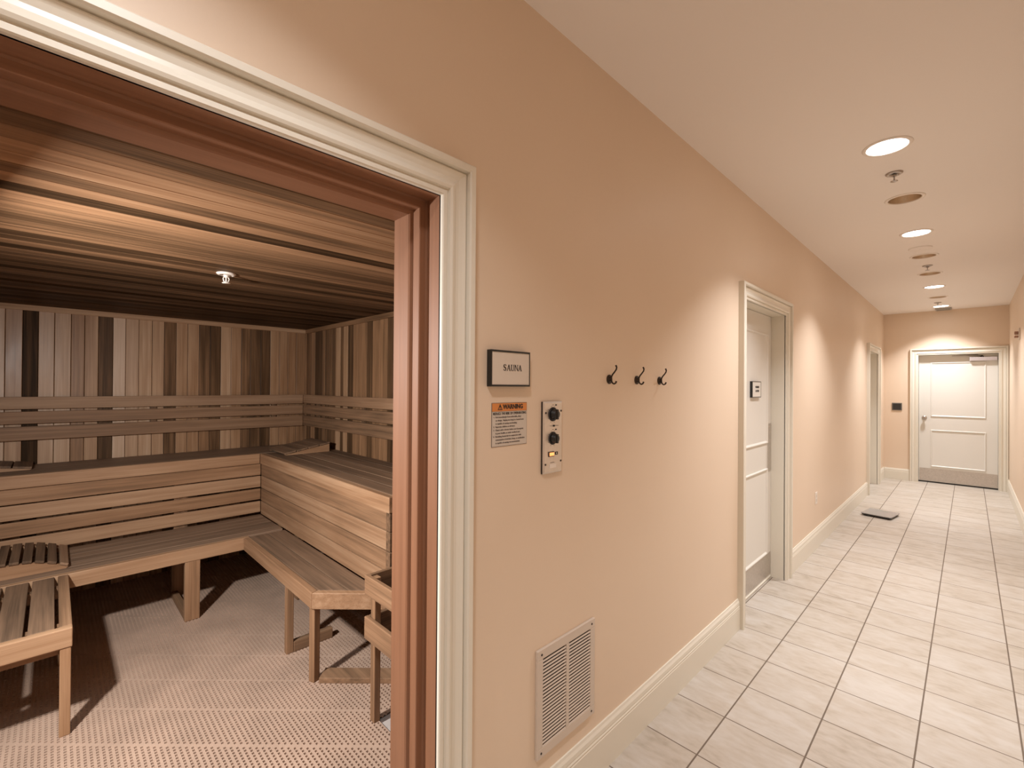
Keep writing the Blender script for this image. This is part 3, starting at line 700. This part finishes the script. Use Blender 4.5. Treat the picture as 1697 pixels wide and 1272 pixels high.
MB().box((-1.110, 1.450, ZM), (-1.072, 1.488, .898), .40, .3, 2).build('post', WOOD, t, .003)
MB().box((-2.40, 1.242, ZM), (-2.33, 1.28, .898), .40, .3, 2).build('post', WOOD, t, .003)
# lower bench along the back
t = thing('sauna_bench', 'lower cedar bench in front of the back upper bench, on a broad post', 'bench', (-2.8, 0.4, 0), 'cedar sauna benches')
mb = MB(); seat_boards(mb, YL + .004, 1.216, -3.082, -2.515 - FT, 'y', ZL, 6); mb.build('seat', WOOD, t, .003)
MB().box((-2.515 - FT, YL + .004, .398), (-2.515, .983, ZL), .66, .1, 1).build('front_rail', WOOD, t, .004)
MB().box((-2.560, .611, ZM), (-2.519, .694, .398), .58, .15, 2).build('post', WOOD, t, .003)
MB().box((-3.045, .615, ZM), (-3.004, .694, .460), .45, .2, 2).build('post', WOOD, t, .003)
MB().box((-3.004, .613, ZM), (-2.5605, .651, .055), .42, .3, 0).build('floor_rail', WOOD, t, .003)
# lower bench along the right
t = thing('sauna_bench', 'lower cedar bench before the right upper bench with a cut off corner', 'bench', (-1.9, 1.08, 0), 'cedar sauna benches')
ye = .945; xc = -1.330; xe = xc + (1.216 - ye)
mb = MB()
def ch(y): return xc + (y - ye) - FT*1.414
for a, b_ in ((ye + FT + .002, ye + FT + .112), (ye + FT + .116, 1.216)):
    mb.prism([(-2.511, a), (ch(a), a), (ch(b_), b_), (-2.511, b_)], ZL - .022, ZL, 'z', random.uniform(.36, .44), .65, 0)
mb.build('seat', WOOD, t, .003)
MB().prism([(-2.511, ye), (xc, ye), (xc - FT*.414 - .0, ye + FT), (-2.511, ye + FT)], .398, ZL, 'z', .58, .2, 0).build('front_rail', WOOD, t, .004)
s = FT*.7071
dx, dy = .7071, .7071
e0 = (xc, ye); e1 = (xe, 1.216)
MB().prism([(e0[0] + .0005, e0[1] + .0006), e1, (e1[0] - FT*1.414, e1[1]), (e0[0] - FT*.414 + .0005, e0[1] + FT + .0006)], .398, ZL, 'z', .60, .2, 0).build('end_rail', WOOD, t, .004)
MB().box((-1.724, .950, ZM), (-1.686, .988, .398), .50, .2, 2).build('leg', WOOD, t, .003)
T45 = Matrix.Translation((-1.352, .972, 0)) @ Matrix.Rotation(math.radians(20), 4, 'Z')
MB().box((-.019, -.019, ZM), (.019, .019, .398), .50, .2, 2, T45).build('leg', WOOD, t, .003)
MB().box((-1.722, .989, ZM), (-1.684, 1.216, .075), .42, .35, 1).build('floor_rail', WOOD, t, .003)
T45 = Matrix.Translation((-1.345, .985, 0)) @ Matrix.Rotation(math.radians(45), 4, 'Z')
MB().box((.02, -.03, ZM), (.50, .06, ZM + .028), .44, .35, 0, T45).build('floor_rail', WOOD, t, .003)
# lower bench returning along the left
t = thing('sauna_bench', 'lower cedar bench with wide gapped slats returning toward the doorway', 'bench', (-2.1, -.2, 0), 'cedar sauna benches')
MB().box((-2.511, .028, .425), (-1.762, .070, ZL), .52, .3, 0).build('side_rail', WOOD, t, .004)
MB().box((-1.760, YL + .004, .398), (-1.722, .070, ZL), .66, .1, 1).build('front_rail', WOOD, t, .004)
y = .014
while y > YL + .05:
    MB().box((-2.511, y - .083, ZL - .024), (-1.762, y, ZL), random.uniform(.34, .42), .6, 0).build('slat', WOOD, t, .003); y -= .0965
MB().box((-1.800, YL + .004, .360), (-1.765, .030, .3975), .52, .15, 1).build('stretcher', WOOD, t, .003)
MB().box((-1.764, .030, ZM), (-1.726, .066, .398), .60, .05, 2).build('leg', WOOD, t, .003)
MB().box((-2.47, .030, ZM), (-2.432, .066, .425), .45, .2, 2).build('leg', WOOD, t, .003)
for xx in (-2.40, -1.85): MB().box((xx - .019, YL + .004, .40), (xx + .019, .028, ZL - .0245), .40, .3, 1).build('cross_batten', WOOD, t)

# back rests on the walls
t = thing('leaning_rails', 'three rail cedar backrest across the back sauna wall', 'wall rails', (XB, .5, 1.3), 'wall backrests')
for z0, z1, tn in ((1.368, 1.453, .66), (1.266, 1.351, .54), (1.152, 1.248, .54)):
    MB().box((XB + .022, YL + .004, z0), (XB + .042, YR - .046, z1), tn, .3, 1).build('rail', WOOD, t, .003)
for y in (-.35, .55, 1.45): MB().box((XB, y, 1.165), (XB + .022, y + .04, 1.44), .35, .3, 2).build('batten', WOOD, t)
t = thing('leaning_rails', 'three rail cedar backrest along the right sauna wall', 'wall rails', (-2.3, YR, 1.3), 'wall backrests')
for z0, z1, tn in ((1.372, 1.455, .56), (1.268, 1.355, .44), (1.154, 1.252, .42)):
    MB().box((XB + .024, YR - .042, z0), (-1.05, YR - .022, z1), tn, .3, 0).build('rail', WOOD, t, .003)
for x in (-3.3, -2.4, -1.5): MB().box((x, YR - .022, 1.165), (x + .04, YR, 1.44), .35, .3, 2).build('batten', WOOD, t)

# headrests: local frame, slats run along local x (0..w), rising toward local -y
def headrest(label, loc, rot, prof, width, slat_w, pitch, tones, grey, thick=.014, over=.0):
    """prof: list of (distance from the low end, top height); piecewise"""
    t = thing('sauna_headrest', label, 'headrest', (0, 0, 0), 'slatted headrests on the benches')
    def top(s):
        for (a, za), (b_, zb) in zip(prof, prof[1:]):
            if s <= b_: return za + (zb - za)*(s - a)/(b_ - a)
        return prof[-1][1]
    Lg = prof[-1][0]; n_ = 14
    for xs in (0.010, width - .032):
        pts = [(-.012, 0.0)] + [(-Lg*k/n_, max(.004, top(Lg*k/n_) - thick - .002)) for k in range(n_+1)] + [(-Lg, 0.0)]
        MB().prism(pts, xs, xs + .022, 'x', .58, .1, 1).build('side_board', WOOD, t)
    s_ = 0.0; k = 0
    while s_ + slat_w <= Lg + .004:
        z0, z1 = top(s_ + .001), top(s_ + slat_w); a = math.atan2(z1 - z0, slat_w)
        T = Matrix.Translation((0, -s_, z0)) @ Matrix.Rotation(-a, 4, 'X')
        MB().box((0, -slat_w, -thick), (width, 0, 0), tones[min(k, len(tones)-1)], grey, 0, T).build('slat', WOOD, t, .002)
        s_ += pitch; k += 1
    t.location = loc; t.rotation_euler = (0, 0, rot)
    return t
headrest('arched headrest of narrow slats on the lower back bench', (-3.045, .074, ZL), 0, [(0, .026), (.05, .050), (.13, .078), (.20, .088), (.28, .090), (.42, .085)], .42, .038, .0495, [.50, .30, .28, .28, .28], .5)
headrest('sloping headrest of broad slats in the corner on the right upper bench', (-2.826, 1.318, ZU), PI, [(0, .020), (.365, .082)], .40, .087, .0925, [.42, .38, .40, .38], .55, thick=.013)
headrest('low headrest of broad slats on the back upper bench, left of the corner one', (-3.572, -.092, ZU), 0, [(0, .020), (.30, .062)], .285, .087, .0935, [.36, .34, .45], .5, thick=.013)

# heater with its guard rail
t = thing('heater_guard', 'cedar guard rail of two levels around the heater by the doorway', 'guard rail', (-.9, 1.04, 0))
for z0, z1 in ((.590, .678), (.388, .488)):
    MB().box((-.912, 1.020, z0), (-.172, 1.040, z1), .46, .25, 0).build('front_rail', WOOD, t, .003)
    MB().box((-.912, 1.041, z0), (-.892, YR - .02, z1), .36, .3, 1).build('side_rail', WOOD, t, .003)
MB().box((-.890, 1.041, ZM), (-.852, 1.072, .672), .46, .2, 2).build('post', WOOD, t, .003)
MB().box((-.890, YR - .058, ZM), (-.852, YR - .02, .672), .40, .2, 2).build('post', WOOD, t, .003)
t = thing('sauna_heater', 'black sauna heater with stones behind the cedar guard rail', 'heater', (-.52, 1.46, 0))
hb = MB(); hb.box((-.76, 1.24, .10), (-.28, 1.70, .55))
hb.build('body', M_HEATER, t, .01)
hb = MB().box((-.76, 1.24, .551), (-.28, 1.255, .62)).box((-.76, 1.685, .551), (-.28, 1.70, .62)).box((-.76, 1.256, .551), (-.745, 1.684, .62)).box((-.295, 1.256, .551), (-.28, 1.684, .62))
hb.build('stone_tray', M_SILVER, t)
stn = MB()
for i in range(7):
    for j in range(6):
        cx_, cy_ = -.712 + i*.064 + random.uniform(-.006, .006), 1.297 + j*.068 + random.uniform(-.006, .006); r_ = random.uniform(.026, .034)
        ico = bmesh.new(); bmesh.ops.create_icosphere(ico, subdivisions=2, radius=r_)
        stn.add([(cx_ + v.co.x*random.uniform(.85, 1.05), cy_ + v.co.y*random.uniform(.85, 1.05), .585 + v.co.z*random.uniform(.8, 1)) for v in ico.verts], [tuple(q.index for q in f_.verts) for f_ in ico.faces]); ico.free()
so = stn.build('stones', M_STONE, t); so['kind'] = 'stuff'
lg = 0
for xx in (-.72, -.32):
    for yy in (1.28, 1.66): MB().box((xx - .015, yy - .015, 0.0), (xx + .015, yy + .015, .1)).build('foot', M_HEATER, t)

# ------------------------------------------------------------------ light
sl = bpy.data.lights.new('sauna_lamp', 'AREA'); sl.shape = 'DISK'; sl.size = .10; sl.energy = 48; sl.color = (1.0, .965, .93)
so = bpy.data.objects.new('sauna_lamp', sl); C.objects.link(so); so.location = (-.87, -.43, 1.73)
so.rotation_euler = Vector((-.22, 1.0, -.86)).to_track_quat('-Z', 'Y').to_euler()
wd = bpy.data.worlds.new('world'); SC.world = wd; wd.use_nodes = True
wd.node_tree.nodes['Background'].inputs[0].default_value = (0, 0, 0, 1)

# ------------------------------------------------------------------ camera
cam = bpy.data.cameras.new('camera'); co = bpy.data.objects.new('camera', cam); C.objects.link(co)
R = Vector((0.70786188, 0.70631604, 0.0070148)); U = Vector((-0.00150104, -0.00842684, 0.99996337)); Fw = Vector((-0.70634928, 0.70784648, 0.00490483))
m = Matrix.Identity(4)
for i in range(3): m[i][0] = R[i]; m[i][1] = U[i]; m[i][2] = -Fw[i]
m[0][3], m[1][3], m[2][3] = 1.05606, 0.0, 1.55
co.matrix_world = m
cam.sensor_fit = 'HORIZONTAL'; cam.sensor_width = 36.0; cam.lens = 758.93 / 1697 * 36.0; cam.clip_start = 0.02
SC.camera = co
vs_ = SC.view_settings
vs_.view_transform = 'Standard'; vs_.look = 'None'; vs_.gamma = 1.0; vs_.exposure = 0.26; vs_.use_curve_mapping = False
SC.cycles.max_bounces = 10; SC.cycles.diffuse_bounces = 6; SC.cycles.use_denoising = True
